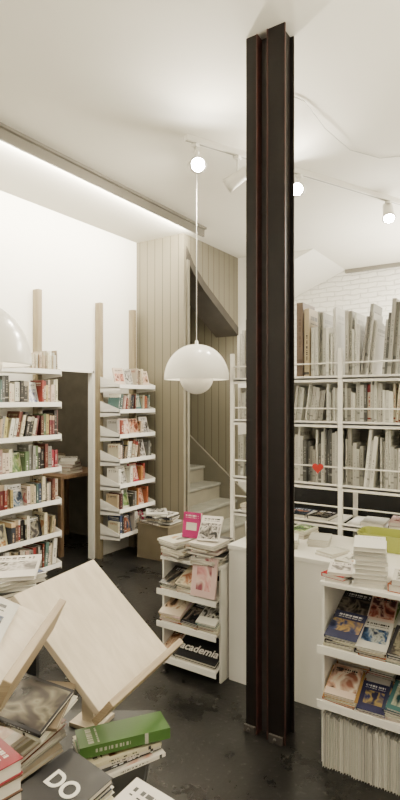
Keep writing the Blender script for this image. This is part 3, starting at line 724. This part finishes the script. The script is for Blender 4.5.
lectern((-.240, 1.262, .758), (.42, .907, 0), (-.245, .117, .234), .345, "empty birch plywood book stand with sloping board and ledge")
lectern((-.365, .93, .968), (0, 1, 0), (-.33, 0, .15), .36, "birch plywood book stand holding a magazine")
sl = math.atan2(.15, .33)
R33 = Matrix.Rotation(math.radians(33), 3, 'Z')
def place_T(key, a, d, z, size, yaw, label, group=None, tilt=(0, 0), name="book", mode='flat'):
    o = put(key, mode, T(a, d, z), size, (0, 0, 0), label, group, name)
    o.rotation_euler = (R33 @ Matrix.Rotation(tilt[1], 3, 'Y') @ Matrix.Rotation(tilt[0], 3, 'X') @ Matrix.Rotation(yaw, 3, 'Z')).to_euler()
    return o
place_T('p_blue', -.505, 1.12, .968 + .15 * (.14 / .33) + .003, (.19, .26, .012), .12, "photo-covered magazine resting on the birch book stand", None, (0, sl), "magazine")
TG = "books spread on the low display table"; TL = "{} book lying on the low display table"
def tstack(a, d, keys, size, yaw, z=.6005, jit=.1, sj=0, lean=(0, 0)):
    o = None
    base = R33 @ Matrix.Rotation(yaw, 3, 'Z') @ Matrix.Rotation(lean[0], 3, 'X') @ Matrix.Rotation(lean[1], 3, 'Y')
    w, h = size[0] / 2, size[1] / 2
    low = min((base @ Vector((sx * w, sy * h, 0))).z for sx in (-1, 1) for sy in (-1, 1))
    p = T(a, d, z - low + (.002 if lean != (0, 0) else 0)); h_ = 0
    for k in keys:
        u = base @ Vector((random.uniform(-sj, sj), random.uniform(-sj, sj), h_))
        o = put(k, 'flat', p + u, size, (0, 0, 0), TL, TG)
        o.rotation_euler = (base @ Matrix.Rotation(random.uniform(-jit, jit), 3, 'Z')).to_euler()
        h_ += size[2] + .0008
    return z, o
# low fan of magazines with the long green book on top, spine turned to the aisle
tstack(-.205, 1.35, ['p_white', 'p_dark', 'white', 'p_warm'], (.13, .19, .009), -1.2 + math.pi, jit=.28, sj=.012)
tstack(-.195, 1.335, ['lime'], (.085, .225, .026), -1.2 + math.pi, z=.641, jit=0, lean=(0, .05))
tstack(-.475, 1.36, ['p_warm', 'white', 'p_grey', 'red', 'cream', 'p_cream', 'p_blue', 'p_warm'], (.165, .25, .012), .767, jit=.14, sj=.012, lean=(.0, -.26))
tstack(-.40, 1.25, ['p_white', 'tan', 'p_dark'], (.13, .18, .009), 1.1, z=.745, jit=.4, sj=.012, lean=(.12, -.25))
_, ob = tstack(-.29, 1.08, ['grey', 'p_warm', 'p_red', 'p_cream', 'white', 'p_night', 'plaindark'], (.14, .19, .0128), -.75, jit=.09, sj=.006, lean=(.10, .05))
cover_text(ob, "DO", .055, (0, .02))
tstack(-.452, 1.01, ['black', 'p_blue', 'grey', 'p_grey', 'black', 'brown', 'red'], (.16, .16, .030), -.75, jit=.02)
tstack(-.13, 1.01, ['palegrey', 'grey', 'white', 'p_dark', 'p_white'], (.14, .19, .016), -.55, jit=.12, sj=.006, lean=(.08, 0))
MT = "magazines stacked on the rear display table"
zz = .7005
for i, k in enumerate(['white', 'p_grey', 'p_blue', 'p_grey', 'p_warm', 'p_dark', 'p_grey', 'white', 'p_blue', 'p_grey']):
    place_T(k, -.75 + random.uniform(-.015, .015), 2.08 + random.uniform(-.015, .015), zz, (.21, .28, .0145), .5 + random.uniform(-.35, .35), "{} magazine in the pile on the rear table", MT, name="magazine"); zz += .015
for i, k in enumerate(['white', 'p_warm', 'plainwhite', 'plaingrey']):
    place_T(k, -1.08, 1.95, .7005 + .0155 * i, (.21, .28, .015), -.2 + random.uniform(-.15, .15), "{} magazine in the pile on the rear table", MT, name="magazine")
for nm in ("book", "paperback", "magazine", "booklet"):
    print(nm, len([o for o in bpy.data.objects if o.name.split('.')[0] == nm]))

# ------------------------------------------------------------------ lights
def area(name, loc, size, energy, rot, color=(1, .9, .7), sy=None):
    l = bpy.data.lights.new(name, 'AREA'); l.energy = energy; l.color = color; l.size = size
    if sy: l.shape = 'RECTANGLE'; l.size_y = sy
    o = bpy.data.objects.new(name, l); o.location = loc; o.rotation_euler = rot; link(o)
area("fill_down_front", (-.4, -.9, 3.05), 1.2, 50, (0, 0, 0), (1, .90, .72))  # added fill light behind the camera, not an actual fixture
area("fill_down_back", (-.2, 5.2, 3.08), 1.2, 230, (0, 0, 0), (1, .93, .80))  # added fill brightening the back of the shop, no fixture there
area("fill_up", (1.0, 1.4, 2.2), 1.4, 125, (math.pi, 0, 0), (1, .91, .73))  # floating fill added out of view to lift the ceiling
area("fill_up_back", (-.6, 5.4, 2.1), 1.2, 115, (math.pi, 0, 0), (1, .93, .79))  # second floating fill, added to brighten the rear ceiling
area("cove_strip", (-2.80, 1.6, 3.112), .02, 260, (0, math.radians(88), 0), (1, .92, .76), 5.2)
l = bpy.data.lights.new("stair_light", 'POINT'); l.energy = 9; l.color = (1, .90, .72); l.shadow_soft_size = .1
o = bpy.data.objects.new("stair_light", l); o.location = (-3.05, 4.95, 1.85); link(o)
l = bpy.data.lights.new("backroom_light", 'POINT'); l.energy = 26; l.color = (1, .88, .68); l.shadow_soft_size = .1
o = bpy.data.objects.new("backroom_light", l); o.location = (-4.2, 3.0, 2.6); link(o)

w = bpy.data.worlds.new("world"); bpy.context.scene.world = w; w.use_nodes = True
w.node_tree.nodes["Background"].inputs[0].default_value = (1, .91, .76, 1); w.node_tree.nodes["Background"].inputs[1].default_value = .6

# ------------------------------------------------------------------ camera
cam = bpy.data.cameras.new("camera"); co = bpy.data.objects.new("camera", cam); link(co)
cam.sensor_fit = 'HORIZONTAL'; cam.sensor_width = 36; cam.lens = 36 * 530 / 400; cam.clip_start = .05
co.location = (0, 0, 1.5); co.rotation_euler = (math.radians(90), 0, math.radians(33))
bpy.context.scene.camera = co
